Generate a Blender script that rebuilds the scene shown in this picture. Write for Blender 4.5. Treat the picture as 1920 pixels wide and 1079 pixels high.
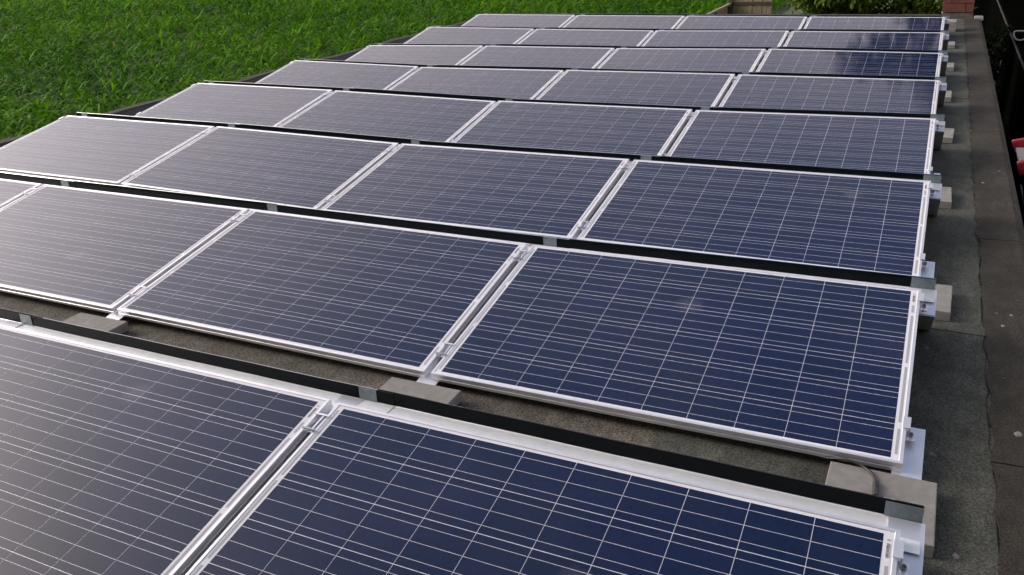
import bpy, math, random
import numpy as np
from mathutils import Matrix, Vector

for o in list(bpy.data.objects):
    bpy.data.objects.remove(o)
S = bpy.context.scene
COL = S.collection
R = math.radians
random.seed(7)
rng = np.random.default_rng(7)

# ------------------------------------------------------------------ camera
cd = bpy.data.cameras.new('camera')
cam = bpy.data.objects.new('camera', cd)
COL.objects.link(cam)
fw = Vector((-0.409809, 0.821392, -0.396701)); rt = Vector((0.902594, 0.428006, -0.046205)); up = Vector((-0.131838, 0.376995, 0.916784))
cam.matrix_world = Matrix(((rt.x, up.x, -fw.x, -0.0804), (rt.y, up.y, -fw.y, -0.8891), (rt.z, up.z, -fw.z, 1.5644), (0, 0, 0, 1)))
cd.sensor_width = 36.0
cd.lens = 1597.73 * 36 / 1920
cd.clip_start = 0.05
cd.clip_end = 2000
S.camera = cam

# ------------------------------------------------------------------ sky and sun (bright hazy overcast, sun veiled on the left)
SUN_EL, SUN_AZ = R(25), R(-99)          # azimuth measured from +Y, negative to the left
w = bpy.data.worlds.new('World'); S.world = w; w.use_nodes = True
nt = w.node_tree; nt.nodes.clear()
wo = nt.nodes.new('ShaderNodeOutputWorld'); bg = nt.nodes.new('ShaderNodeBackground')
sky = nt.nodes.new('ShaderNodeTexSky'); sky.sky_type = 'NISHITA'; sky.sun_disc = False
sky.sun_elevation = SUN_EL; sky.sun_rotation = SUN_AZ; sky.air_density = 1.0; sky.dust_density = 6.0; sky.ozone_density = 1.0
tc = nt.nodes.new('ShaderNodeTexCoord')
mp = nt.nodes.new('ShaderNodeMapping'); mp.inputs['Scale'].default_value = (1.0, 1.0, 2.2)
nz = nt.nodes.new('ShaderNodeTexNoise'); nz.inputs['Scale'].default_value = 2.6; nz.inputs['Detail'].default_value = 6; nz.inputs['Roughness'].default_value = 0.55
# broken cloud: thick veils low down, opening to clearer blue overhead
sx = nt.nodes.new('ShaderNodeSeparateXYZ'); nt.links.new(tc.outputs['Generated'], sx.inputs[0])
mr = nt.nodes.new('ShaderNodeMapRange'); mr.interpolation_type = 'SMOOTHSTEP'
mr.inputs['From Min'].default_value = 0.40; mr.inputs['From Max'].default_value = 0.76; mr.inputs['To Min'].default_value = 0.80; mr.inputs['To Max'].default_value = 0.03
nt.links.new(sx.outputs['Z'], mr.inputs[0])
ma = nt.nodes.new('ShaderNodeMath'); ma.operation = 'MULTIPLY_ADD'; ma.use_clamp = True; ma.inputs[1].default_value = 0.9
sb = nt.nodes.new('ShaderNodeMath'); sb.operation = 'SUBTRACT'; sb.inputs[1].default_value = 0.5
nt.links.new(mp.outputs[0], nz.inputs[0]); nt.links.new(tc.outputs['Generated'], mp.inputs[0])
nt.links.new(nz.outputs['Fac'], sb.inputs[0]); nt.links.new(sb.outputs[0], ma.inputs[0]); nt.links.new(mr.outputs[0], ma.inputs[2])
# cloud brightness follows the sky glow behind it
bw = nt.nodes.new('ShaderNodeRGBToBW'); nt.links.new(sky.outputs[0], bw.inputs[0])
cb = nt.nodes.new('ShaderNodeMath'); cb.operation = 'MULTIPLY_ADD'; cb.inputs[1].default_value = 0.95; cb.inputs[2].default_value = 2.6
nt.links.new(bw.outputs[0], cb.inputs[0])
ct_ = nt.nodes.new('ShaderNodeMix'); ct_.data_type = 'RGBA'; ct_.blend_type = 'MULTIPLY'; ct_.inputs[0].default_value = 1.0; ct_.inputs[7].default_value = (1.085, 0.968, 0.972, 1)
nt.links.new(cb.outputs[0], ct_.inputs[6])
mx = nt.nodes.new('ShaderNodeMix'); mx.data_type = 'RGBA'
nt.links.new(ma.outputs[0], mx.inputs[0]); nt.links.new(sky.outputs[0], mx.inputs[6]); nt.links.new(ct_.outputs[2], mx.inputs[7])
nt.links.new(mx.outputs[2], bg.inputs[0])
bg.inputs[1].default_value = 0.15
nt.links.new(bg.outputs[0], wo.inputs[0])
sl = bpy.data.lights.new('sun', 'SUN'); sl.energy = 1.0; sl.angle = R(20); sl.color = (1.0, 0.93, 0.88)
sun = bpy.data.objects.new('sun', sl); COL.objects.link(sun)
sd = Vector((math.sin(SUN_AZ) * math.cos(SUN_EL), math.cos(SUN_AZ) * math.cos(SUN_EL), math.sin(SUN_EL)))
sun.rotation_euler = sd.to_track_quat('Z', 'Y').to_euler()
S.view_settings.view_transform = 'Standard'; S.view_settings.look = 'None'
S.view_settings.exposure = 0.68; S.view_settings.gamma = 1.0
S.view_settings.use_curve_mapping = False

# ------------------------------------------------------------------ materials
def new_mat(name):
    m = bpy.data.materials.new(name); m.use_nodes = True
    n = m.node_tree; b = n.nodes['Principled BSDF']
    return m, n, b
def noise(n, scale, detail=4, rough=0.6, coord='Object', stretch=None):
    t = n.nodes.new('ShaderNodeTexCoord'); z = n.nodes.new('ShaderNodeTexNoise')
    z.inputs['Scale'].default_value = scale; z.inputs['Detail'].default_value = detail; z.inputs['Roughness'].default_value = rough
    if stretch:
        q = n.nodes.new('ShaderNodeMapping'); q.inputs['Scale'].default_value = stretch
        n.links.new(t.outputs[coord], q.inputs[0]); n.links.new(q.outputs[0], z.inputs[0])
    else:
        n.links.new(t.outputs[coord], z.inputs[0])
    return z
def ramp(n, src, c0, c1, p0=0.3, p1=0.7):
    r = n.nodes.new('ShaderNodeValToRGB')
    r.color_ramp.elements[0].position = p0; r.color_ramp.elements[0].color = (*c0, 1)
    r.color_ramp.elements[1].position = p1; r.color_ramp.elements[1].color = (*c1, 1)
    n.links.new(src, r.inputs[0]); return r
def mult(n, a, b, fac=1.0, mode='MULTIPLY'):
    m = n.nodes.new('ShaderNodeMix'); m.data_type = 'RGBA'; m.blend_type = mode; m.inputs[0].default_value = fac
    n.links.new(a, m.inputs[6]); n.links.new(b, m.inputs[7]); return m.outputs[2]
def bump(n, b, src, strength, dist):
    u = n.nodes.new('ShaderNodeBump'); u.inputs['Strength'].default_value = strength; u.inputs['Distance'].default_value = dist
    n.links.new(src, u.inputs['Height']); n.links.new(u.outputs[0], b.inputs['Normal'])
def rough_var(n, b, scale, lo, hi):
    z = noise(n, scale, 5); mr = n.nodes.new('ShaderNodeMapRange')
    mr.inputs['From Min'].default_value = 0.3; mr.inputs['From Max'].default_value = 0.7
    mr.inputs['To Min'].default_value = lo; mr.inputs['To Max'].default_value = hi
    n.links.new(z.outputs['Fac'], mr.inputs[0]); n.links.new(mr.outputs[0], b.inputs['Roughness'])
def simple(name, c0, c1, scale=8, rough=0.6, metal=0.0, bscale=None, bstr=0.3, bdist=0.002, coord='Object', stretch=None):
    m, n, b = new_mat(name)
    z = noise(n, scale, 5, 0.6, coord, stretch); r = ramp(n, z.outputs['Fac'], c0, c1)
    n.links.new(r.outputs[0], b.inputs['Base Color'])
    b.inputs['Roughness'].default_value = rough; b.inputs['Metallic'].default_value = metal
    if bscale:
        q = noise(n, bscale, 6, 0.7, coord); bump(n, b, q.outputs['Fac'], bstr, bdist)
    return m
def glaze(n, b, ior=1.45):
    """the solar glass over cells and backsheet: a clear coat with faint dust films"""
    b.inputs['Coat Weight'].default_value = 1.0; b.inputs['Coat IOR'].default_value = ior
    b.inputs['Specular IOR Level'].default_value = 0.0; b.inputs['Roughness'].default_value = 0.7
    z = noise(n, 1.7, 5, 0.6, 'Object' if False else 'Generated')
    g = n.nodes.new('ShaderNodeNewGeometry'); n.links.new(g.outputs['Position'], z.inputs[0])
    mr = n.nodes.new('ShaderNodeMapRange'); mr.inputs['From Min'].default_value = 0.3; mr.inputs['From Max'].default_value = 0.7
    mr.inputs['To Min'].default_value = 0.05; mr.inputs['To Max'].default_value = 0.10
    n.links.new(z.outputs['Fac'], mr.inputs[0]); n.links.new(mr.outputs[0], b.inputs['Coat Roughness'])

def cell_material():
    m, n, b = new_mat('cell_silicon'); glaze(n, b)
    oi = n.nodes.new('ShaderNodeObjectInfo')
    base = ramp(n, oi.outputs['Random'], (0.0003, 0.0080, 0.037), (0.0026, 0.0088, 0.045), 0.0, 1.0)
    # polycrystalline grain
    t = n.nodes.new('ShaderNodeNewGeometry'); v = n.nodes.new('ShaderNodeTexVoronoi'); v.inputs['Scale'].default_value = 70
    n.links.new(t.outputs['Position'], v.inputs['Vector'])
    gr = ramp(n, v.outputs['Color'], (0.8, 0.82, 0.85), (1.15, 1.12, 1.1), 0.2, 0.8)
    c = mult(n, base.outputs[0], gr.outputs[0])
    # thin dried dust, with a few rain-mark spots
    d = n.nodes.new('ShaderNodeTexNoise'); d.inputs['Scale'].default_value = 2.3; d.inputs['Detail'].default_value = 7; d.inputs['Roughness'].default_value = 0.65
    n.links.new(t.outputs['Position'], d.inputs['Vector'])
    dr = ramp(n, d.outputs['Fac'], (0, 0, 0), (1, 1, 1), 0.42, 0.85)
    s = n.nodes.new('ShaderNodeTexVoronoi'); s.voronoi_dimensions = '2D'; s.inputs['Scale'].default_value = 0.85; n.links.new(t.outputs['Position'], s.inputs['Vector'])
    wn = n.nodes.new('ShaderNodeTexNoise'); wn.inputs['Scale'].default_value = 40; n.links.new(t.outputs['Position'], wn.inputs['Vector'])
    ad = n.nodes.new('ShaderNodeMath'); ad.operation = 'MULTIPLY_ADD'; ad.inputs[1].default_value = 0.035
    n.links.new(wn.outputs['Fac'], ad.inputs[0]); n.links.new(s.outputs['Distance'], ad.inputs[2])
    sr = ramp(n, ad.outputs[0], (1, 1, 1), (0, 0, 0), 0.030, 0.070)
    amt = n.nodes.new('ShaderNodeMath'); amt.operation = 'MULTIPLY_ADD'; amt.inputs[1].default_value = 0.10
    half = n.nodes.new('ShaderNodeMath'); half.operation = 'MULTIPLY'; half.inputs[1].default_value = 0.022
    n.links.new(dr.outputs[0], half.inputs[0]); n.links.new(sr.outputs[0], amt.inputs[0]); n.links.new(half.outputs[0], amt.inputs[2])
    mxx = n.nodes.new('ShaderNodeMix'); mxx.data_type = 'RGBA'; mxx.inputs[7].default_value = (0.42, 0.38, 0.38, 1)
    n.links.new(amt.outputs[0], mxx.inputs[0]); n.links.new(c, mxx.inputs[6])
    n.links.new(mxx.outputs[2], b.inputs['Base Color'])
    return m
M = {}
M['cell'] = cell_material()
m, n, b = new_mat('busbar_silver'); glaze(n, b); b.inputs['Base Color'].default_value = (0.62, 0.62, 0.65, 1); M['bus'] = m
m, n, b = new_mat('white_backsheet'); glaze(n, b)
z = noise(n, 3.0); r_ = ramp(n, z.outputs['Fac'], (0.62, 0.62, 0.65), (0.70, 0.70, 0.72)); n.links.new(r_.outputs[0], b.inputs['Base Color']); M['sheet'] = m
m, n, b = new_mat('tinned_ribbon'); glaze(n, b); b.inputs['Base Color'].default_value = (0.34, 0.35, 0.35, 1); M['ribbon'] = m
m, n, b = new_mat('barcode_ink'); glaze(n, b); b.inputs['Base Color'].default_value = (0.03, 0.03, 0.03, 1); M['ink'] = m
M['alu'] = simple('anodised_aluminium', (0.74, 0.74, 0.76), (0.84, 0.84, 0.85), 14, 0.36, 0.72, 90, 0.05, 0.0005)
M['bracket'] = simple('bracket_aluminium', (0.70, 0.72, 0.78), (0.82, 0.83, 0.88), 11, 0.42, 0.75, 60, 0.08, 0.0006)
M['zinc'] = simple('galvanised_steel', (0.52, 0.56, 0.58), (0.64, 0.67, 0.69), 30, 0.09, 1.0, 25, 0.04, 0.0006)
M['zinc_sky_bright'] = simple('sky_bright_satin_steel', (0.78, 0.81, 0.82), (0.88, 0.90, 0.90), 30, 0.5, 0.45)  # flange of the same sheet, bright sky reflection put into its colour
M['zinc_dark_refl'] = simple('steel_dark_reflection', (0.002, 0.004, 0.005), (0.004, 0.006, 0.007), 12, 0.12)  # galvanised lip, its dark reflection put into the colour
M['zinc_dark_refl'].node_tree.nodes['Principled BSDF'].inputs['Specular IOR Level'].default_value = 0.07
M['zinc_refl_patch'] = simple('steel_reflection_patch', (0.12, 0.16, 0.17), (0.19, 0.23, 0.24), 40, 0.35, 0.3)  # pale reflections at the joints, put into the patch colour
M['bolt'] = simple('bolt_steel', (0.30, 0.31, 0.33), (0.42, 0.43, 0.45), 60, 0.35, 1.0)
M['rubber'] = simple('black_rubber', (0.012, 0.012, 0.012), (0.03, 0.028, 0.026), 40, 0.5)

def felt(name, c0, c1, grain, stain):
    m, n, b = new_mat(name)
    z = noise(n, 150, 4, 0.85); r = ramp(n, z.outputs['Fac'], c0, c1, 0.42, 0.60)
    y = noise(n, 2.3, 6, 0.65); q = ramp(n, y.outputs['Fac'], stain, (1.2, 1.18, 1.12), 0.34, 0.68)
    c = mult(n, r.outputs[0], q.outputs[0])
    f = noise(n, 22, 5, 0.7, 'Object', (1.0, 0.5, 1.0)); fr = ramp(n, f.outputs['Fac'], (0.72, 0.72, 0.70), (1.25, 1.25, 1.25), 0.35, 0.7)
    c = mult(n, c, fr.outputs[0])
    # pale specks of lime and droppings
    v = n.nodes.new('ShaderNodeTexNoise'); v.inputs['Scale'].default_value = 17; v.inputs['Detail'].default_value = 2
    t = n.nodes.new('ShaderNodeTexCoord'); n.links.new(t.outputs['Object'], v.inputs[0])
    vr = ramp(n, v.outputs['Fac'], (0, 0, 0), (1, 1, 1), 0.735, 0.78)
    mm = n.nodes.new('ShaderNodeMix'); mm.data_type = 'RGBA'; mm.inputs[7].default_value = (0.16, 0.155, 0.14, 1)
    n.links.new(vr.outputs[0], mm.inputs[0]); n.links.new(c, mm.inputs[6]); n.links.new(mm.outputs[2], b.inputs['Base Color'])
    b.inputs['Roughness'].default_value = 0.85; b.inputs['Specular IOR Level'].default_value = 0.25
    bump(n, b, z.outputs['Fac'], 0.55, 0.003)
    return m
M['felt'] = felt('granulated_roofing_felt', (0.030, 0.027, 0.023), (0.185, 0.168, 0.142), 1, (0.75, 0.75, 0.72))
M['felt_green'] = felt('grey_green_roofing_felt', (0.034, 0.036, 0.031), (0.125, 0.127, 0.108), 1, (0.60, 0.62, 0.58))
M['felt_dark'] = felt('dark_edge_felt', (0.017, 0.016, 0.013), (0.062, 0.056, 0.045), 1, (0.60, 0.58, 0.54))
M['tar'] = simple('bitumen_black', (0.010, 0.010, 0.009), (0.022, 0.021, 0.018), 14, 0.7, 0, 60, 0.5, 0.004)
M['concrete'] = simple('slab_concrete', (0.165, 0.159, 0.144), (0.235, 0.226, 0.207), 24, 0.95, 0, 220, 0.8, 0.003)
M['brick'] = simple('red_brick', (0.075, 0.027, 0.018), (0.15, 0.050, 0.031), 11, 0.9, 0, 60, 0.5, 0.004)
M['mortar'] = simple('grey_mortar', (0.07, 0.06, 0.05), (0.14, 0.12, 0.10), 18, 0.95, 0, 80, 0.5, 0.004)
M['wood'] = simple('weathered_boards', (0.15, 0.125, 0.075), (0.30, 0.25, 0.15), 6, 0.85, 0, 30, 0.3, 0.003, 'Object', (6, 6, 0.6))
M['wood_dark'] = simple('dark_timber', (0.03, 0.025, 0.016), (0.06, 0.05, 0.03), 8, 0.85)
M['black'] = simple('black_and_deep_shade', (0.0010, 0.0013, 0.0010), (0.0022, 0.0024, 0.0020), 3, 0.95)  # near black, also carries the deep shade beyond the right edge
M['black'].node_tree.nodes['Principled BSDF'].inputs['Specular IOR Level'].default_value = 0.0
M['black_trim'] = simple('dark_grey_trim', (0.004, 0.004, 0.004), (0.008, 0.008, 0.008), 6, 0.8)
M['pale'] = simple('pale_grey_plastic', (0.17, 0.18, 0.17), (0.23, 0.24, 0.23), 14, 0.5)
M['red'] = simple('red_plastic', (0.15, 0.006, 0.014), (0.23, 0.010, 0.022), 20, 0.38)
M['rung'] = simple('dull_aluminium', (0.17, 0.17, 0.16), (0.24, 0.24, 0.23), 20, 0.6, 0.2)
M['bark'] = simple('bark', (0.035, 0.028, 0.018), (0.08, 0.065, 0.045), 12, 0.95, 0, 40, 0.6, 0.01)
M['house_brick'] = simple('dark_house_brick', (0.035, 0.020, 0.014), (0.07, 0.040, 0.028), 9, 0.9)
M['roof_tile'] = simple('dark_roof_tile', (0.02, 0.018, 0.017), (0.04, 0.036, 0.034), 9, 0.8)
M['window'] = simple('dark_window_glass', (0.008, 0.01, 0.012), (0.012, 0.014, 0.016), 2, 0.08)
M['white_paint'] = simple('white_paint', (0.55, 0.55, 0.53), (0.68, 0.68, 0.66), 8, 0.5)
M['lawn'] = simple('mown_grass', (0.045, 0.075, 0.014), (0.085, 0.12, 0.028), 3, 0.9, 0, 40, 0.8, 0.03)
M['soil'] = simple('field_soil_and_green', (0.010, 0.026, 0.004), (0.022, 0.055, 0.008), 1.4, 0.95, 0, 9, 0.9, 0.1)
def leaf_mat(name, transl=0.25, rough=0.42):
    m, n, b = new_mat(name)
    a = n.nodes.new('ShaderNodeAttribute'); a.attribute_name = 'tint'
    n.links.new(a.outputs['Color'], b.inputs['Base Color'])
    b.inputs['Roughness'].default_value = rough; b.inputs['Specular IOR Level'].default_value = 0.03
    tr = n.nodes.new('ShaderNodeBsdfTranslucent'); n.links.new(a.outputs['Color'], tr.inputs[0])
    ms = n.nodes.new('ShaderNodeMixShader'); ms.inputs[0].default_value = transl
    out = n.nodes['Material Output']
    n.links.new(b.outputs[0], ms.inputs[1]); n.links.new(tr.outputs[0], ms.inputs[2]); n.links.new(ms.outputs[0], out.inputs[0])
    return m
M['crop'] = leaf_mat('crop_leaf', 0.4, 0.5)
M['leaf'] = leaf_mat('shrub_leaf', 0.25, 0.45)

# ------------------------------------------------------------------ builders
class MB:
    def __init__(s): s.v = []; s.f = []; s.mi = []; s.mats = []
    def slot(s, mat):
        if mat not in s.mats: s.mats.append(mat)
        return s.mats.index(mat)
    def face(s, pts, mat):
        i = len(s.v); s.v += [tuple(p) for p in pts]; s.f.append(tuple(range(i, i + len(pts)))); s.mi.append(s.slot(mat))
    def hexa(s, c, mat):
        """c = 8 corners: bottom ring 0-3, top ring 4-7"""
        i = len(s.v); s.v += [tuple(p) for p in c]
        for f in ((0, 3, 2, 1), (4, 5, 6, 7), (0, 1, 5, 4), (1, 2, 6, 5), (2, 3, 7, 6), (3, 0, 4, 7)):
            s.f.append(tuple(i + k for k in f)); s.mi.append(s.slot(mat))
    def box(s, x0, x1, y0, y1, z0, z1, mat, bev=0.0):
        if bev <= 0:
            s.hexa([(x0, y0, z0), (x1, y0, z0), (x1, y1, z0), (x0, y1, z0), (x0, y0, z1), (x1, y0, z1), (x1, y1, z1), (x0, y1, z1)], mat)
        else:
            s.rings([[(x0, y0, z0), (x1, y0, z0), (x1, y1, z0), (x0, y1, z0)], [(x0, y0, z1 - bev), (x1, y0, z1 - bev), (x1, y1, z1 - bev), (x0, y1, z1 - bev)],
                     [(x0 + bev, y0 + bev, z1), (x1 - bev, y0 + bev, z1), (x1 - bev, y1 - bev, z1), (x0 + bev, y1 - bev, z1)]], mat)
    def rings(s, rings, mat, cap0=True, cap1=True):
        i = len(s.v); k = len(rings[0])
        for r in rings: s.v += [tuple(p) for p in r]
        mi = s.slot(mat)
        for a in range(len(rings) - 1):
            for q in range(k):
                s.f.append((i + a * k + q, i + a * k + (q + 1) % k, i + (a + 1) * k + (q + 1) % k, i + (a + 1) * k + q)); s.mi.append(mi)
        if cap0: s.f.append(tuple(i + q for q in reversed(range(k)))); s.mi.append(mi)
        if cap1: s.f.append(tuple(i + (len(rings) - 1) * k + q for q in range(k))); s.mi.append(mi)
    def tube(s, path, rad, mat, k=8):
        path = [Vector(p) for p in path]; rs = []
        if not hasattr(rad, '__len__'): rad = [rad] * len(path)
        for j, p in enumerate(path):
            d = (path[min(j + 1, len(path) - 1)] - path[max(j - 1, 0)]).normalized()
            a = d.cross(Vector((0, 0, 1))); a = a if a.length > 1e-3 else Vector((1, 0, 0)); a.normalize(); c = a.cross(d)
            rs.append([p + (a * math.cos(2 * math.pi * q / k) + c * math.sin(2 * math.pi * q / k)) * rad[j] for q in range(k)])
        s.rings(rs, mat)
    def strip(s, prof, x0, x1, th, mat):
        """a bent sheet: profile (y, z) extruded along x with thickness th (offset along the profile normal)"""
        P = [Vector((0, y, z)) for y, z in prof]; N = []
        for j in range(len(P)):
            d = (P[min(j + 1, len(P) - 1)] - P[max(j - 1, 0)]).normalized(); N.append(Vector((0, -d.z, d.y)))
        up_ = [p + q * th / 2 for p, q in zip(P, N)]; dn = [p - q * th / 2 for p, q in zip(P, N)]
        loop = up_ + dn[::-1]
        s.rings([[(x0, p.y, p.z) for p in loop], [(x1, p.y, p.z) for p in loop]], mat, False, False)
        for x, fl in ((x0, 1), (x1, 0)):
            for j in range(len(P) - 1):
                q = [(x, up_[j].y, up_[j].z), (x, up_[j + 1].y, up_[j + 1].z), (x, dn[j + 1].y, dn[j + 1].z), (x, dn[j].y, dn[j].z)]
                s.face(q[::-1] if fl else q, mat)
    def mesh(s, name):
        me = bpy.data.meshes.new(name); me.from_pydata(s.v, [], s.f)
        for mt in s.mats: me.materials.append(mt)
        me.polygons.foreach_set('material_index', s.mi); me.update()
        return me
    def build(s, name, parent=None): return obj(name, s.mesh(name), parent)
def obj(name, me, parent=None, loc=None):
    o = bpy.data.objects.new(name, me); COL.objects.link(o)
    if parent is not None: o.parent = parent
    if loc is not None: o.location = loc
    return o
def empty(name, loc=(0, 0, 0), mat=None):
    o = bpy.data.objects.new(name, None); COL.objects.link(o); o.empty_display_size = 0.1
    if mat is not None: o.matrix_world = mat
    else: o.location = loc
    return o
def tag(o, label, cat, group=None):
    o['label'] = label; o['category'] = cat
    if group: o['group'] = group
    return o
def struct(o, label=None):
    o['kind'] = 'structure'
    if label: o['label'] = label
    return o
def smooth(o):
    o.data.polygons.foreach_set('use_smooth', [True] * len(o.data.polygons)); return o

# ------------------------------------------------------------------ layout of the array
L, W, TILT, PITCH, GAP, NR, ROOF = 1.65, 0.99, 0.17932, 1.5244, 0.0297, 8, -0.075
ct, st = math.cos(TILT), math.sin(TILT)
# the roof sags a little: height of each row's joints (metres), right end first
DZ = {1: (0, -.0016, -.003, -.004, -.004), 2: (.003, -.009, -.004, -.006, .0), 3: (.0016, -.0005, -.008, .0196, .0238), 4: (.009, -.0095, -.0129, .0169, .0263),
      5: (0, 0, -.0073, -.0179, .0106), 6: (-.004, .0087, -.0104, -.0102, -.0298), 7: (-.002, .001, -.0096, -.0015, .0137), 8: (-.0099, -.006, .0046, .0123, .021)}
def jx(j): return GAP / 2 if j == 0 else (-(4 * L + 3 * GAP) - GAP / 2 if j == 4 else -(j * L + (j - .5) * GAP))
ORD_ROW = ['the front row', 'the second row from the front', 'the third row from the front', 'the fourth row from the front', 'the fifth row from the front',
           'the sixth row from the front', 'the second row from the back', 'the rearmost row']

# ------------------------------------------------------------------ ground, field and roof
GZ = -2.65
mb = MB(); mb.face([(-600, -200, GZ), (400, -200, GZ), (400, 900, GZ), (-600, 900, GZ)], M['soil']); struct(mb.build('ground'))
mb = MB(); mb.box(-6.0, 0.5, 30.0, 60.0, GZ - .02, GZ + .03, M['lawn']); struct(mb.build('lawn'))
mb = MB(); mb.box(0.5, 9.0, -12, 60, GZ - .02, GZ + .02, M['black']); struct(mb.build('yard'))  # yard ground near black, its deep shade put into the colour

XR, XL, YF, YB = 0.47, -7.38, -2.6, 13.55
mb = MB()
mb.box(XL, XR, YF, YB, -0.33, ROOF, M['felt'])
roof = struct(mb.build('flat_roof'))
mb = MB(); mb.box(XL + .08, XR - .05, YF, YB - .05, GZ, -0.331, M['house_brick']); struct(mb.build('garage_wall'))
# grey-green felt lanes along the right side, each sheet lapping over the next
ys = [-2.55, 0.35, 1.71, 2.68, 5.48, 7.6, 10.08, 11.9, 13.5]
for k in range(len(ys) - 1):
    y0, y1 = ys[k], ys[k + 1] + .05
    mb = MB(); nseg = max(6, int((y1 - y0) / .07)); zt = ROOF + .004 + .0025 * (k % 2)
    a = [(XR - .215 + random.uniform(-.008, .008), y0 + (y1 - y0) * q / nseg) for q in range(nseg + 1)]
    e = [(-0.75 + q * .16, y0 + random.uniform(-.006, .006)) for q in range(6)]
    loop = [(-0.75, y1)] + e[1:] + a + []
    loop = [(-0.75, y1), (-0.75, y0)] + [(x, y) for x, y in e[1:] if x < XR - .26] + a
    mb.rings([[(x, y, ROOF + .001) for x, y in loop], [(x, y, zt) for x, y in loop]], M['felt_green'], False, True)
    mb.build('felt_sheet', roof)
# darker edge sheets with ragged, slightly lifted inner edges
ye = [-2.58, 0.2, 1.74, 3.86, 6.3, 8.88, 11.4, 13.52]
for k in range(len(ye) - 1):
    y0, y1 = ye[k], ye[k + 1] - .006
    mb = MB(); nseg = int((y1 - y0) / .03); off = random.uniform(-.012, .012); ph = random.uniform(0, 6)
    rag = [off + .006 * math.sin(ph + q * .7) + random.uniform(-.0025, .0025) for q in range(nseg + 1)]
    inn = [(XR - .212 + rag[q], y0 + (y1 - y0) * q / nseg) for q in range(nseg + 1)]
    zt = ROOF + .013
    # top sheet
    for q in range(nseg):
        (xa, ya), (xb, yb) = inn[q], inn[q + 1]
        la, lb = random.uniform(0, .0), 0
        mb.face([(xa, ya, zt), (XR - .03, ya, zt + .006), (XR - .03, yb, zt + .006), (xb, yb, zt)], M['felt_dark'])
        mb.face([(XR - .03, ya, zt + .006), (XR + .006, ya, zt - .004), (XR + .006, yb, zt - .004), (XR - .03, yb, zt + .006)], M['felt_dark'])
        mb.face([(XR + .006, ya, zt - .004), (XR + .008, ya, -.34), (XR + .008, yb, -.34), (XR + .006, yb, zt - .004)], M['tar'])
        mb.face([(xa + .001, ya, ROOF + .003), (xa, ya, zt), (xb, yb, zt), (xb + .001, yb, ROOF + .003)], M['tar'])
    mb.face([(inn[0][0], y0, ROOF + .003), (XR, y0, ROOF + .003), (XR - .03, y0, zt + .006), (inn[0][0], y0, zt)], M['tar'])
    mb.face([(inn[-1][0], y1, ROOF + .003), (inn[-1][0], y1, zt), (XR - .03, y1, zt + .006), (XR, y1, ROOF + .003)], M['tar'])
    mb.build('edge_sheet', roof)
# left and back upstands
mb = MB(); mb.strip([(YF, 0), (YB, 0)], -1, 1, .01, M['tar']); mb = MB()
prof = [(-7.385, -.34), (-7.385, -.02), (-7.37, -.005), (-7.27, -.008), (-7.255, -.02), (-7.15, ROOF + .002)]
nk = 46
rings_ = []
for q in range(nk + 1):
    y = YF + (YB - YF) * q / nk; wob = .012 * math.sin(q * .9) + .008 * math.sin(q * 2.3)
    rings_.append([(x, y, z + (wob * .6 if -.1 < z and x > -7.38 else 0)) for x, z in prof])
for a in range(nk):
    for c in range(len(prof) - 1):
        mb.face([rings_[a][c], rings_[a][c + 1], rings_[a + 1][c + 1], rings_[a + 1][c]], M['tar'] if c in (3, 4, 0) else M['felt_dark'])
mb.build('left_upstand', roof)
mb = MB(); mb.box(XL, -0.05, YB - .16, YB + .01, ROOF, -.005, M['felt_dark'], .015); mb.build('back_upstand', roof)
mb = MB(); mb.box(0.385, XR + .03, 13.40, 13.56, ROOF, -.025, M['pale'], .01); mb.build('edge_trim', roof)

# ------------------------------------------------------------------ solar panels
HL = L / 2
prof = [(.026, -.035), (0, -.035), (0, -.0225), (.0014, -.0215), (.0014, -.0175), (0, -.0165), (0, -.0012), (.0012, 0), (.0098, 0), (.0110, -.0012), (.0110, -.0045)]
def frame_mesh():
    mb = MB(); cor = [(-HL, 0, 1, 1), (HL, 0, -1, 1), (HL, W, -1, -1), (-HL, W, 1, -1)]
    rings = [[(cx + o * sx, cy + o * sy, z) for cx, cy, sx, sy in cor] for o, z in prof]
    mb.rings(rings, M['alu'], False, False)
    return mb.mesh('frame')
FRAME = frame_mesh()
mb = MB(); mb.box(-HL + .0109, HL - .0109, .0109, W - .0109, -.007, -.0022, M['sheet']); LAM = mb.mesh('glass_laminate')
CP, CG = 0.1582, 0.0023
mb = MB(); h = (CP - CG) / 2; ch = .0006
hx = h + .0003
mb.rings([[(x * hx / h, y, z) for x, y in ((-h + ch, -h), (h - ch, -h), (h, -h + ch), (h, h - ch), (h - ch, h), (-h + ch, h), (-h, h - ch), (-h, -h + ch))] for z in (-.0022, -.0019)], M['cell'], False, True)
for q in (-1, 0, 1):
    yb = q * h * 2 / 3
    mb.face([(-h, yb - .00068, -.00182), (h, yb - .00068, -.00182), (h, yb + .00068, -.00182), (-h, yb + .00068, -.00182)], M['bus'])
CELL = mb.mesh('cell')
def ribbon(y0, y1):
    mb = MB(); mb.box(-.004, .004, y0, y1, -.0021, -.0017, M['ribbon']); return mb.mesh('ribbon')
cy0 = (W - 6 * CP) / 2
RIB_R = [ribbon(cy0 + .02, cy0 + CP - .02), ribbon(cy0 + CP + .012, cy0 + 3 * CP - .012), ribbon(cy0 + 3 * CP + .012, cy0 + 5 * CP - .012), ribbon(cy0 + 5 * CP + .012, cy0 + 5 * CP + .06)]
RIB_L = [ribbon(cy0 + .012, cy0 + 2 * CP - .012), ribbon(cy0 + 2 * CP + .012, cy0 + 4 * CP - .012), ribbon(cy0 + 4 * CP + .012, cy0 + 6 * CP - .012)]
mb = MB(); y = 0.0; rr = random.Random(3)
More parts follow.
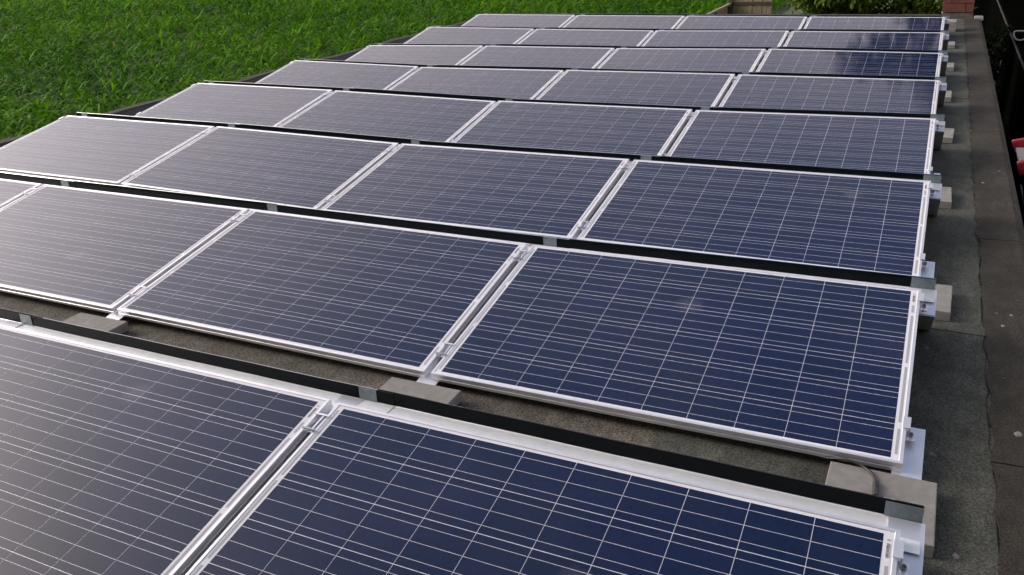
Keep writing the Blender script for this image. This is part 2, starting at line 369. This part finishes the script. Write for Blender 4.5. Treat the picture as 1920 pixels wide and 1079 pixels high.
mb.box(-.0065, .0065, -.003, .075, -.0021, -.0018, M['sheet'])
while y < .045:
    wd = rr.choice((.0008, .0014, .0022)); mb.box(-.0045, .0025, .012 + y, .012 + y + wd, -.0018, -.0016, M['ink']); y += wd + rr.choice((.0008, .0015))
mb.box(-.0045, .0035, .064, .071, -.0018, -.0016, M['ribbon'])
for q in range(8): mb.box(.0035, .0050, .014 + q * .0055, .0175 + q * .0055, -.0018, -.0016, M['ink'])
BARCODE = mb.mesh('barcode_label')
pos_name = ['rightmost', 'second from the right', 'third from the right', 'leftmost']
def panel_matrix(r, k):
    z0, z1 = DZ[r][k], DZ[r][k + 1]
    xr = jx(k) - GAP / 2; xl = xr - L
    ax = Vector((L, 0, z0 - z1)).normalized(); tj = TILT + random.uniform(-.004, .004); ay = Vector((0, math.cos(tj), math.sin(tj))); az = ax.cross(ay).normalized(); ay = az.cross(ax)
    c = Vector(((xr + xl) / 2, (r - 1) * PITCH, (z0 + z1) / 2))
    return Matrix(((ax.x, ay.x, az.x, c.x), (ax.y, ay.y, az.y, c.y), (ax.z, ay.z, az.z, c.z), (0, 0, 0, 1)))
for r in range(1, NR + 1):
    for k in range(4):
        t = empty('solar_module', mat=panel_matrix(r, k))
        tag(t, 'blue solar panel, %s in %s' % (pos_name[k], ORD_ROW[r - 1]), 'solar panel', 'solar panels in rows on the flat roof')
        obj('frame', FRAME, t); obj('glass_laminate', LAM, t)
        for a in range(10):
            for c in range(6):
                obj('cell', CELL, t, ((a - 4.5) * CP, cy0 + (c + .5) * CP, 0))
        xe = 5 * CP + .0125
        for rb in RIB_R: obj('connector_ribbon', rb, t, (xe, 0, 0))
        for rb in RIB_L: obj('connector_ribbon', rb, t, (-xe, 0, 0))
        obj('barcode_label', BARCODE, t, (xe, cy0 + 5 * CP + .072, 0))

# ------------------------------------------------------------------ support brackets with clamps
def slope(y, z): return (y * ct - z * st, y * st + z * ct)
def bracket(r, j):
    x = jx(j); y0 = (r - 1) * PITCH; dz = DZ[r][j]; ro = ROOF - dz
    t = empty('support_bracket', (x, y0, dz))
    hw = .042
    f = MB(); f.strip([slope(.215, -.0375), slope(.06, -.0375), slope(-.012, -.0375), (-.040, -.047), (-.062, ro + .010), (-.085, ro + .006), (-.17, ro + .006)], -hw, hw, .003, M['bracket'])
    f.box(-.006, .014, -.046, -.002, -.046, -.041, M['bracket'], .003)
    f.build('front_plate', t)
    g = MB(); yt, zt_ = slope(W, -.0445)
    g.strip([(yt + .085, zt_ + .004), (yt - .01, zt_ - .0), (yt - .112, zt_ - .019)], -hw, hw, .003, M['bracket']); g.build('rear_plate', t)
    q = MB(); q.strip([(yt - .1135, zt_ - .021), (yt - .02, (zt_ + ro) / 2 + .02), (yt + .145, ro + .012), (yt + .20, ro + .006), (yt + .30, ro + .006)], -hw, hw, .003, M['bracket'])
    leg = q.build('rear_leg', t)
    s = MB(); a = Vector((-.012, yt - .075, zt_ - .055)); s.tube([a, a + Vector((0, -.006, -.003))], .006, M['bolt'], 8); s.build('screw', leg)
    for yc in (.15, W - .105):
        def P(x_, y_, z_): yy, zz = slope(yc + y_, z_); return (x_, yy, zz)
        def bx(m_, x0, x1, ya, yb, za, zb, mat):
            m_.hexa([P(x0, ya, za), P(x1, ya, za), P(x1, yb, za), P(x0, yb, za), P(x0, ya, zb), P(x1, ya, zb), P(x1, yb, zb), P(x0, yb, zb)], mat)
        m_ = MB()
        if 0 < j < 4:
            bx(m_, -.024, .024, .030, .037, .0012, .0040, M['alu'])
            bx(m_, -.024, .024, -.038, -.031, .0012, .0045, M['bolt'])
            bx(m_, .0075, .0125, -.031, .030, -.020, .0018, M['alu'])
            bx(m_, -.0125, .0075, -.031, .030, -.020, -.017, M['bracket'])
            cl = m_.build('mid_clamp', t)
            b2 = MB(); b2.tube([P(-.002, 0, -.017), P(-.002, 0, -.010)], .006, M['bolt'], 6); b2.build('bolt', cl)
        else:
            s_ = 1 if j == 0 else -1
            def sx(a_, b_): return (a_, b_) if s_ > 0 else (-b_, -a_)
            bx(m_, *sx(-.026, -.004), .012, .066, .0012, .0038, M['alu'])
            bx(m_, *sx(-.0075, -.004), .012, .066, -.016, .0012, M['alu'])
            bx(m_, *sx(-.013, .012), -.022, .020, -.020, -.016, M['alu'])
            bx(m_, *sx(-.0075, -.004), .012, .020, -.036, -.016, M['alu'])
            cl = m_.build('end_clamp', t)
            b2 = MB(); b2.tube([P(0, 0, -.016), P(0, 0, -.006)], .0075, M['bolt'], 6); b2.tube([P(0, 0, -.006), P(0, 0, -.004)], .005, M['rubber'], 8); b2.build('bolt', cl)
            b3 = MB(); b3.tube([P(0, 0, -.036), P(0, 0, -.020)], .004, M['bolt'], 6); b3.build('bolt', cl)
    where = {0: 'at the right end of %s', 1: 'under the rightmost panel joint in %s', 2: 'under the middle panel joint of %s', 3: 'under the leftmost panel joint in %s', 4: 'at the left end of %s'}[j]
    tag(t, 'aluminium clamp bracket ' + where % ORD_ROW[r - 1], 'bracket', 'panel support brackets')
for r in range(1, NR + 1):
    for j in range(5): bracket(r, j)

# ------------------------------------------------------------------ wind deflectors along each row's top edge
for r in range(1, NR + 1):
    t = empty('wind_deflector', (0, (r - 1) * PITCH + W * ct, W * st))
    tag(t, 'long galvanised steel wind deflector with upright lip behind %s' % ORD_ROW[r - 1], 'wind deflector', 'wind deflectors behind the rows')
    for k in range(4):
        xa = jx(k + 1) + (.10 if k < 3 else .01); xb = jx(k) + (.16 if k > 0 else .033)
        za, zb = DZ[r][k + 1], DZ[r][k]; e = .0016 * (k % 2); le = .0035 * (k % 2)
        mb = MB()
        def prof_(z): return [(-.028, -.0405 + z + e), (.02, -.0415 + z + e), (.0975 - e, -.043 + z + e), (.0992 - e, -.041 + z), (.0992 - e, .007 + z - le), (.1005 - e, .0085 + z - le), (.1040, .007 + z - le), (.19, -.19 + z)]
        nseg = 12; rg = []
        for q in range(nseg + 1):
            f_ = q / nseg; z = za + (zb - za) * f_ + .0006 * math.sin(q * 1.7 + r); rg.append([(xa + (xb - xa) * f_, y, zz) for y, zz in prof_(z)])
        for q in range(nseg):
            for c in range(7): mb.face([rg[q][c], rg[q + 1][c], rg[q + 1][c + 1], rg[q][c + 1]], M[('zinc_sky_bright', 'zinc_sky_bright', 'zinc_sky_bright', 'zinc_dark_refl', 'zinc', 'zinc', 'zinc')[c]])
        mb.build('deflector_sheet', t)
    for j in range(5):  # added patches imitating bright reflections in the lip at each joint
        xo = jx(j) + {0: -.010, 1: .060, 2: .065, 3: .07, 4: .10}[j]; z = DZ[r][j]; hw = .044 if j == 0 else .034
        mb = MB(); mb.hexa([(xo - hw, .0950, -.040 + z), (xo + hw, .0950, -.040 + z), (xo + hw, .0965, -.040 + z), (xo - hw, .0965, -.040 + z),
                            (xo - hw, .0955, .004 + z), (xo + hw, .0955, .004 + z), (xo + hw, .0970, .004 + z), (xo - hw, .0970, .004 + z)], M['zinc_refl_patch'])
        mb.build('reflection_patch', t)

# ------------------------------------------------------------------ concrete ballast slabs
mb = MB(); mb.rings([[(x * .15, y * .15, z) for x, y in ((-1, -1), (1, -1), (1, 1), (-1, 1))] for z in (0, .0395)] + [[(x * .1485, y * .1485, .0415) for x, y in ((-1, -1), (1, -1), (1, 1), (-1, 1))], [(x * .146, y * .146, .042) for x, y in ((-1, -1), (1, -1), (1, 1), (-1, 1))]], M['concrete'])
SLAB = mb.mesh('paving_slab')
def slab(x, y, rz, label, lev=0):
    o = obj('paving_slab', SLAB, None, (x, y, ROOF + .0085 + lev * .0422)); o.rotation_euler = (0, 0, R(rz))
    tag(o, label, 'concrete slab', 'grey concrete ballast slabs between the rows'); return o
right = {1: (-.052, 1.355, -.5), 2: (-.018, 2.925, -1.2), 3: (-.024, 4.485, .5), 4: (-.016, 6.06, -2), 5: (-.036, 7.555, -.5), 6: (-.02, 9.125, 0), 7: (-.012, 10.72, .3), 8: (-.003, 12.21, -.4)}
for r, (x, y, rz) in right.items():
    if r < 8:
        slab(x, y, rz, 'grey concrete slab at the right end of the gap behind %s' % ORD_ROW[r - 1])
    else:
        for q, wd in enumerate(('bottom', 'middle', 'top')):
            slab(x + (.0, .004, -.003)[q], y + (0, .003, .005)[q], rz + (0, 1, -1)[q], '%s concrete slab of the stack of three behind the rearmost row' % wd, q)
mid = {(1, 1): (-1.638, 1.322, .8), (1, 2): (-3.357, 1.322, .6)}
for r in range(1, NR + 1):
    for j in range(1, 5):
        if r == 1 and j == 4: continue
        x, y, rz = mid.get((r, j), (jx(j) + random.uniform(-.05, .03), (r - 1) * PITCH + random.uniform(1.30, 1.345), random.uniform(-2, 2)))
        nm = {1: 'rightmost joint', 2: 'middle joint', 3: 'leftmost joint', 4: 'left end'}[j]
        slab(x, y, rz, 'grey concrete slab behind %s, at its %s' % (ORD_ROW[r - 1], nm))

# solar cable with plug on the nearest right-hand slab
zs = ROOF + .0085 + .042
t = empty('solar_cable', (-.07, 1.42, zs)); tag(t, 'black solar cable with plug lying over the nearest right-hand concrete slab', 'cable')
def bez(pts, n_=8):
    P_ = [Vector(p) for p in pts]; out = []
    for i in range(len(P_) - 1):
        a, b_, c, d = P_[max(i - 1, 0)], P_[i], P_[i + 1], P_[min(i + 2, len(P_) - 1)]
        for q in range(n_):
            u = q / n_; out.append(.5 * ((2 * b_) + (-a + c) * u + (2 * a - 5 * b_ + 4 * c - d) * u * u + (-a + 3 * b_ - 3 * c + d) * u ** 3))
    return out + [P_[-1]]
mb = MB(); mb.tube([p - Vector((-.07, 1.42, zs)) for p in bez([(-.36, 1.60, -.045), (-.23, 1.535, -.035), (-.165, 1.512, zs + .012), (-.11, 1.50, zs + .008), (-.078, 1.468, zs + .006), (-.066, 1.43, zs + .006)])], .0038, M['rubber'], 8); smooth(mb.build('wire', t))
mb = MB(); mb.tube([Vector((.004, .012, .009)), Vector((.004, .008, .009)), Vector((.005, -.016, .009)), Vector((.005, -.018, .009)), Vector((.006, -.03, .009)), Vector((.006, -.032, .009)), Vector((.007, -.062, .009))], [.005, .0085, .0085, .0065, .0065, .0085, .008], M['rubber'], 10); mb.build('plug', t)
mb = MB(); mb.tube([Vector((.007, -.062, .009)), Vector((.008, -.12, .005)), Vector((.0, -.25, .004))], .0035, M['rubber'], 8); mb.build('wire', t)

# small pale bird droppings / chips lying on the dark edge sheet
for q, (x, y, s_) in enumerate(((.335, 1.93, .013), (.36, 2.9, .007), (.325, 2.78, .009), (.30, 4.9, .009), (.155, 1.24, .010), (.40, 5.2, .010))):
    mb = MB(); pts = [(x + s_ * random.uniform(.6, 1.3) * math.cos(a * 1.05), y + 1.3 * s_ * random.uniform(.6, 1.3) * math.sin(a * 1.05)) for a in range(6)]
    zb = ROOF + (.016 if x > .27 else .0065)
    mb.rings([[(a, b_, zb) for a, b_ in pts], [(x + (a - x) * .7, y + (b_ - y) * .7, zb + .003) for a, b_ in pts]], M['concrete'])
    o = mb.build('lime_chip'); tag(o, ['largest pale chip on the dark edge felt near the front', 'tiny pale chip on the dark edge felt beside the second row', 'pale chip on the edge felt just beyond the large front chip', 'pale chip on the edge felt beside the fourth row',
        'pale sliver on the grey felt beside the nearest slab', 'small pale chip on the edge felt near the ladder'][q], 'chip', 'pale chips on the felt')

# ------------------------------------------------------------------ brick chimney pillar at the far right corner
t = empty('brick_pillar', (.165, 14.03, GZ)); tag(t, 'red brick pillar with mortar joints at the far right roof corner', 'pillar')
mb = MB(); mb.box(-.195, .195, -.17, .17, 0, 3.7, M['mortar']); mb.build('mortar_core', t)
mb = MB(); mb.box(-.212, .212, -.19, .19, 2.50, 2.64, M['mortar'], .02); mb.build('cement_base', t)
bl, bs = MB(), MB()
bl.box(-.148, .148, -.02, .02, 0, .117, M['brick'], .004); bs.box(-.050, .050, -.02, .02, 0, .117, M['brick'], .004)
BL, BS = bl.mesh('brick'), bs.mesh('brick')
for c in range(8):
    z = 2.645 + c * .128
    for yy in (-.186, .186):
        A = (BL, -.053), (BS, .153)
        for me, xx in A: obj('brick', me, t, ((xx if c % 2 == 0 else -xx), yy, z))
    for xx in (-.19, .19):
        o = obj('brick', BL, t, (xx, 0, z)); o.rotation_euler = (0, 0, R(90))
mb = MB(); mb.box(-.23, .23, -.21, .21, 3.70, 3.78, M['mortar'], .02); mb.build('cap', t)

# ------------------------------------------------------------------ ladder leaning on the right edge
t = empty('ladder', (1.0, 5.7, GZ)); tag(t, 'dark ladder with red plastic end caps leaning on the right roof edge', 'ladder')
def lad(x, y, z): return (x - 1.0, y - 5.7, z - GZ)
top = Vector((.556, 0, -.035)); bot = Vector((1.25, 0, GZ)); dr_ = (bot - top).normalized()
for y in (5.42, 6.02):
    mb = MB(); pv = Vector((-dr_.z, 0, dr_.x)) * -1
    def sec(p, hx, hy): return [lad(p.x + pv.x * a * hx, y + b_ * hy, p.z + pv.z * a * hx) for a, b_ in ((-1, -1), (1, -1), (1, 1), (-1, 1))]
    mb.rings([sec(top + dr_ * .05, .036, .014), sec(bot, .036, .014)], M['black'])
    st_ = mb.build('stile', t)
    mb = MB(); mb.rings([sec(top + dr_ * .085, .045, .022), sec(top + dr_ * .02, .050, .026), sec(top + dr_ * .004, .048, .024), sec(top, .040, .018)], M['red']); cp = mb.build('end_cap', t)
    mb = MB()
    for a in (-.022, .0, .022):
        c0 = top + dr_ * .045 + pv * a; mb.box(*[v for v in (lad(c0.x - .007, y - .0275, c0.z - .012)[0], lad(c0.x + .007, 0, 0)[0], lad(0, y - .0285, 0)[1], lad(0, y - .024, 0)[1], lad(0, 0, c0.z - .012)[2], lad(0, 0, c0.z + .012)[2])], M['red'])
    mb.build('cap_rib', cp)
    if y < 5.5:
        for dd in (.125, .19):
            c0 = top + dr_ * dd; mb = MB(); mb.tube([lad(c0.x - .012, y - .013, c0.z), lad(c0.x - .012, y - .018, c0.z)], .006, M['pale'], 8); mb.build('rivet', st_)
        c0 = top + dr_ * .27; mb = MB(); mb.tube([lad(c0.x + .022 * math.cos(a * .7), y - .02, c0.z + .022 * math.sin(a * .7)) for a in range(10)], .005, M['pale'], 6); mb.build('ring', st_)
for q in range(9):
    c0 = top + dr_ * (.075 + q * .28); mb = MB()
    mb.rings([[lad(c0.x - .035, yy, c0.z - .004), lad(c0.x + .035, yy, c0.z - .004), lad(c0.x + .035, yy, c0.z + .018), lad(c0.x - .035, yy, c0.z + .018)] for yy in (5.434, 6.006)], M['rung']); mb.build('rung', t)

# ------------------------------------------------------------------ black covered container in the yard with a pale D-handle
t = empty('container', (2.3, 17.0, GZ)); tag(t, 'long black flat-topped container with a thin pale edge beyond the roof', 'container')
mb = MB(); mb.box(-1.17, 1.3, -8.0, 9.5, 0, 1.95, M['black'], .03); mb.build('body', t)
mb = MB(); mb.box(-1.183, -1.168, -8.0, 9.5, 1.90, 1.935, M['black_trim']); mb.build('edge_trim', t)
path = [Vector((math.cos(a) * .105, 0, .125 + math.sin(a) * .11)) for a in [math.pi + math.pi * q / 20 for q in range(21)]] + [Vector((.10, 0, .15)), Vector((.08, 0, .165)), Vector((-.08, 0, .165)), Vector((-.10, 0, .15)), Vector((-.105, 0, .12))]
mb = MB(); mb.tube(path, .014, M['pale'], 8); o = smooth(mb.build('handle', t)); o.location = (-1.10, -1.0, 1.945); o['label'] = 'pale grey D-shaped handle'

# ------------------------------------------------------------------ fence, hedge and lawn beyond the roof
FX, FY0, FY1, FT = -6.15, 20.5, 28.0, -1.25
t = empty('board_fence', (FX, FY0, GZ)); tag(t, 'low weathered board fence running along the edge of the field', 'fence')
nb = 26
for q in range(nb):
    y0 = (FY1 - FY0) * q / nb; mb = MB(); mb.box(-.02 + random.uniform(-.006, .006), .02, y0 + .006, y0 + (FY1 - FY0) / nb - .006, .02, FT - GZ - .05 + random.uniform(-.015, .01), M['wood']); mb.build('board', t)
mb = MB(); mb.box(-.05, .05, 0, FY1 - FY0, FT - GZ - .04, FT - GZ + .02, M['wood'], .01); mb.build('top_rail', t)
for y0 in (0.5, 2.8, 5.1, 7.0):
    mb = MB(); mb.box(.022, .11, y0, y0 + .11, 0, FT - GZ - .02, M['wood_dark'], .01); mb.build('post', t)
t = empty('board_fence', (FX, FY1, GZ)); tag(t, 'taller board fence turning right at the dark corner post', 'fence')
for q in range(8):
    x0 = .08 + q * .15; mb = MB(); mb.box(x0 + .006, x0 + .144, .0 + random.uniform(-.01, .01), .035, .02, 1.95 + random.uniform(-.03, .03), M['wood']); mb.build('board', t)
mb = MB(); mb.box(-.06, .07, -.07, .06, 0, 1.75, M['wood_dark'], .01); mb.build('corner_post', t)
mb = MB(); mb.box(0.08, 1.27, -.035, -.012, 1.35, 1.45, M['wood_dark']); mb.build('cross_rail', t)

# ------------------------------------------------------------------ foliage
def leaf_cloud(name, centers, radii, n_, size, c_lo, c_hi, parent, seed, aspect=.45):
    """n_ leaf blades spread through clumps; every leaf is a folded 4-triangle blade"""
    g = np.random.default_rng(seed); C = np.array(centers); Rr = np.array(radii)
    wgt = (Rr.prod(1)) ** (2 / 3); idx = g.choice(len(C), n_, p=wgt / wgt.sum())
    d = g.normal(size=(n_, 3)); d /= np.linalg.norm(d, axis=1)[:, None]
    rad = g.uniform(.45, 1.0, n_) ** .6 + g.normal(0, .06, n_)
    P_ = C[idx] + d * rad[:, None] * Rr[idx]
    ax = d + g.normal(0, .8, (n_, 3)) + np.array([0, 0, -.25]); ax /= np.linalg.norm(ax, axis=1)[:, None]
    up_ = np.array([0, 0, 1.0]) + d * .7 + g.normal(0, .5, (n_, 3)); sd_ = np.cross(ax, up_); sd_ /= np.linalg.norm(sd_, axis=1)[:, None] + 1e-9
    nm = np.cross(sd_, ax); Ls = size * g.uniform(.6, 1.35, n_)[:, None]; Wd = Ls * aspect
    a0 = P_; a1 = P_ + ax * Ls * .5 + sd_ * Wd * .5 + nm * Ls * .08; a2 = P_ + ax * Ls - nm * Ls * .15; a3 = P_ + ax * Ls * .5 - sd_ * Wd * .5 + nm * Ls * .08; am = P_ + ax * Ls * .5
    V = np.stack([a0, a1, a2, a3, am], 1).reshape(-1, 3); base = np.arange(n_)[:, None] * 5
    F = np.concatenate([base + np.array([[0, 1, 4]]), base + np.array([[1, 2, 4]]), base + np.array([[2, 3, 4]]), base + np.array([[3, 0, 4]])], 1).reshape(-1, 3)
    f = g.uniform(0, 1, n_)[:, None] ** 1.3; col = np.array(c_lo) * (1 - f) + np.array(c_hi) * f
    return tri_mesh(name, V, F, np.repeat(col, 5, 0), M['leaf'], parent)
def tri_mesh(name, V, F, colr, mat, parent=None):
    me = bpy.data.meshes.new(name); me.vertices.add(len(V)); me.vertices.foreach_set('co', V.astype(np.float32).ravel())
    me.loops.add(F.size); me.loops.foreach_set('vertex_index', F.astype(np.int32).ravel())
    me.polygons.add(len(F)); me.polygons.foreach_set('loop_start', np.arange(0, F.size, 3, dtype=np.int32))
    me.update(calc_edges=True)
    at = me.attributes.new('tint', 'FLOAT_COLOR', 'POINT'); at.data.foreach_set('color', np.concatenate([colr, np.ones((len(colr), 1))], 1).astype(np.float32).ravel())
    me.materials.append(mat); me.validate(); return obj(name, me, parent)
def shrub(loc, rx, ry, hgt, n_, size, lo, hi, label, seed, cat='shrub', name='shrub', grp='shrubs behind the roof', stems=7):
    g = random.Random(seed); t = empty(name, loc); tag(t, label, cat, grp)
    mb = MB()
    for q in range(stems):
        a = g.uniform(0, 6.28); e = Vector((math.cos(a) * rx * .6, math.sin(a) * ry * .6, hgt * g.uniform(.6, .85)))
        mb.tube([Vector((math.cos(a) * .1, math.sin(a) * .1, 0)), e * .5 + Vector((0, 0, .15)), e], [.03, .02, .008], M['bark'], 6)
    mb.build('stems', t)
    cen, rad = [], []
    for q in range(34):
        a = g.uniform(0, 6.28); u = g.uniform(0, 1) ** .5; zz = hgt * g.uniform(.18, .92); k_ = math.sqrt(max(.15, 1 - (zz / hgt - .45) ** 2 / .4))
        cen.append((math.cos(a) * rx * u * k_, math.sin(a) * ry * u * k_, zz)); s_ = g.uniform(.16, .34) * min(rx, ry, hgt) ; rad.append((s_ * 1.15, s_ * 1.15, s_ * .8))
    leaf_cloud('foliage', cen, rad, n_, size, lo, hi, t, seed)
shrub((-2.05, 15.6, GZ), 0.85, 0.8, 3.15, 8500, .105, (.045, .085, .010), (.15, .22, .04), 'fresh light green leafy shrub nearest the lawn, behind the rear row', 11)
shrub((-1.15, 15.9, GZ), 0.95, 0.9, 3.05, 9000, .12, (.020, .042, .004), (.075, .115, .013), 'olive green shrub with drooping leaves between two others behind the rear row', 12)
shrub((-0.30, 16.1, GZ), 0.85, 0.9, 3.0, 8500, .12, (.016, .034, .004), (.062, .095, .011), 'darker olive shrub beside the red brick pillar', 13)
shrub((0.95, 17.2, GZ), 0.38, 1.6, 2.1, 2600, .10, (.003, .008, .002), (.009, .017, .004), 'dark shaded shrub in the gap right of the brick pillar', 14)  # deep shade of the gap put into the leaf colours
# dark clipped hedge behind the lawn
t = empty('hedge', (-4.0, 46.0, GZ)); tag(t, 'dark green hedge behind the strip of lawn', 'hedge')
cen = [(x, random.uniform(-.5, .5), z) for x in np.arange(-3.2, 6.5, .55) for z in (.4, 1.1, 1.8, 2.5)]
leaf_cloud('foliage', cen, [(.6, .7, .6)] * len(cen), 9000, .22, (.012, .022, .006), (.035, .05, .014), t, 21)
mb = MB()
for x in np.arange(-3, 6.5, 1.2): mb.tube([(x, 0, 0), (x + .1, 0, 1.2), (x, .1, 2.2)], [.05, .04, .02], M['bark'], 6)
mb.build('stems', t)

def tall_tree(loc, hgt, cr, z0, n_, size, lo, hi, label, seed):
    g = random.Random(seed); t = empty('tree', loc); tag(t, label, 'tree', 'tall trees beyond the roof')
    mb = MB(); mb.tube([(0, 0, 0), (.1, .05, hgt * .35), (-.1, .1, hgt * .7), (0, 0, hgt * .95)], [.3, .24, .13, .04], M['bark'], 9)
    for q in range(14):
        a = g.uniform(0, 6.28); zz = g.uniform(z0, hgt * .8); e = Vector((math.cos(a), math.sin(a), .5)) * cr * g.uniform(.5, .85); mb.tube([(0, 0, zz), e * .5 + Vector((0, 0, zz + .2)), e + Vector((0, 0, zz))], [.1, .06, .02], M['bark'], 6)
    mb.build('trunk', t)
    cen, rad = [], []
    for q in range(90):
        zz = g.uniform(z0, hgt); k_ = math.sqrt(max(.08, 1 - ((zz - (z0 + hgt) / 2) / ((hgt - z0) / 2)) ** 2)); a = g.uniform(0, 6.28); u = g.uniform(.0, 1) ** .5
        cen.append((math.cos(a) * cr * u * k_, math.sin(a) * cr * u * k_, zz)); s_ = g.uniform(.5, 1.0) * cr * .3; rad.append((s_, s_, s_ * .8))
    leaf_cloud('crown', cen, rad, n_, size, lo, hi, t, seed)
tall_tree((3.3, 21.5, GZ), 13.2, 4.6, 3.4, 36000, .36, (.008, .018, .004), (.025, .045, .010), 'tall dark tree right of the far end of the roof', 31)

# ------------------------------------------------------------------ the house at the photographer's back
t = empty('house', (-2.0, -2.72, GZ)); tag(t, 'dark brick house adjoining the near end of the flat roof', 'house')
mb = MB(); mb.box(-11, 7.5, -8, 0, 0, 8.2, M['house_brick']); mb.build('wall', t)
mb = MB(); mb.rings([[(-11.4, -8.4, 8.2), (7.9, -8.4, 8.2), (7.9, .4, 8.2), (-11.4, .4, 8.2)], [(-11.4, -4.05, 11.5), (7.9, -4.05, 11.5), (7.9, -3.95, 11.5), (-11.4, -3.95, 11.5)]], M['roof_tile']); mb.build('roof', t)
for x0 in (-8.5, -4.2, 3.6):
    mb = MB(); mb.box(x0, x0 + 1.3, -.02, .03, 4.0, 5.4, M['window']); wdw = mb.build('window', t)
    mb = MB()
    for a in ((x0 - .06, x0, 3.94, 5.46), (x0 + 1.3, x0 + 1.36, 3.94, 5.46), (x0, x0 + 1.3, 3.94, 4.0), (x0, x0 + 1.3, 5.4, 5.46)): mb.box(a[0], a[1], -.02, .05, a[2], a[3], M['black_trim'])
    mb.build('window_frame', wdw)

# ------------------------------------------------------------------ the crop field: arching leaf blades, plant by plant
def crop_field():
    g = np.random.default_rng(5); cx, cy = -0.08, -0.9
    pts = []
    for (r0, r1, dens, sc) in ((9, 22, 10, 1.0), (22, 34, 8, 1.05), (34, 50, 6.0, 1.15), (50, 75, 3.5, 1.5), (75, 125, 1.6, 2.2)):
        a0, a1 = R(-66), R(-8); area = .5 * (a1 - a0) * (r1 * r1 - r0 * r0); k = int(area * dens)
        rr_ = np.sqrt(g.uniform(r0 * r0, r1 * r1, k)); az = g.uniform(a0, a1, k)
        x = cx + rr_ * np.sin(az); y = cy + rr_ * np.cos(az)
        ok = (x < -7.65) & ((x < -8.0) | (y < 13.2)) | ((y > 14.6) & (x < -6.5)) | ((y > 29) & (x < -6.3) & (y < 75)) | (y > 75)
        ok &= ~((x > -8.0) & (y < 14.6))
        pts.append(np.stack([x, y, np.full(k, sc)], 1)[ok])
    Q = np.concatenate(pts); npl = len(Q); nl = 6; n_ = npl * nl
    x = np.repeat(Q[:, 0], nl); y = np.repeat(Q[:, 1], nl); sc = np.repeat(Q[:, 2], nl)
    # slow patches of taller and shorter growth
    patch = .5 + .25 * np.sin(x * .55 + 1.3 * np.sin(y * .31)) + .25 * np.sin(y * .47 + 1.1 * np.sin(x * .23) + 2)
    ph = np.repeat(g.uniform(.8, 1.2, npl), nl) * (.86 + .28 * patch)
    az = np.repeat(g.uniform(0, 6.28, npl), nl) + np.tile(np.arange(nl) * 2.4, npl) + g.normal(0, .35, n_)
    hb = np.tile(np.linspace(.10, .46, nl), npl) * ph * (.85 + .15 * sc)
    ln = g.uniform(.30, .55, n_) * ph * sc; wd = g.uniform(.046, .082, n_) * sc
    rise = g.uniform(.45, 1.25, n_); droop = g.uniform(.35, 1.35, n_)
    dx, dy = np.cos(az), np.sin(az); sx, sy = -dy, dx
    tw = g.normal(0, .5, n_)
    rows = []
    for s_, wf in ((0, .55), (.3, 1.0), (.62, .85), (1.0, .02)):
        hx = ln * s_ * .85; hz = hb + ln * (rise * s_ - droop * s_ * s_)
        c = np.stack([x + dx * hx, y + dy * hx, GZ + np.maximum(hz, .02)], 1)
        k = (wd * wf * .5)[:, None]; t_ = tw * s_
        side = np.stack([sx * np.cos(t_), sy * np.cos(t_), np.sin(t_)], 1)
        rows += [c - side * k, c + side * k]
    V = np.stack(rows, 1).reshape(-1, 3); b_ = np.arange(n_)[:, None] * 8
    F = np.concatenate([b_ + np.array([[2 * q, 2 * q + 1, 2 * q + 3, 2 * q, 2 * q + 3, 2 * q + 2]]) for q in range(3)], 1).reshape(-1, 3)
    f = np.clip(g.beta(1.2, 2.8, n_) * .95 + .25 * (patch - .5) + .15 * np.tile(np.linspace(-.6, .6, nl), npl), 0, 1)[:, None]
    col = np.array([.016, .078, .0008]) * (1 - f) + np.array([.125, .300, .006]) * f
    old = (g.uniform(0, 1, n_) < .006)[:, None]; col = np.where(old, np.array([.16, .15, .05]), col)
    o = tri_mesh('crop_field', V, F, np.repeat(col, 8, 0), M['crop'])
    o['kind'] = 'stuff'; o['label'] = 'dense green field of young leafy crop left of the roof'; o['category'] = 'crop'
    print('crop plants', npl, 'tris', len(F))
crop_field()
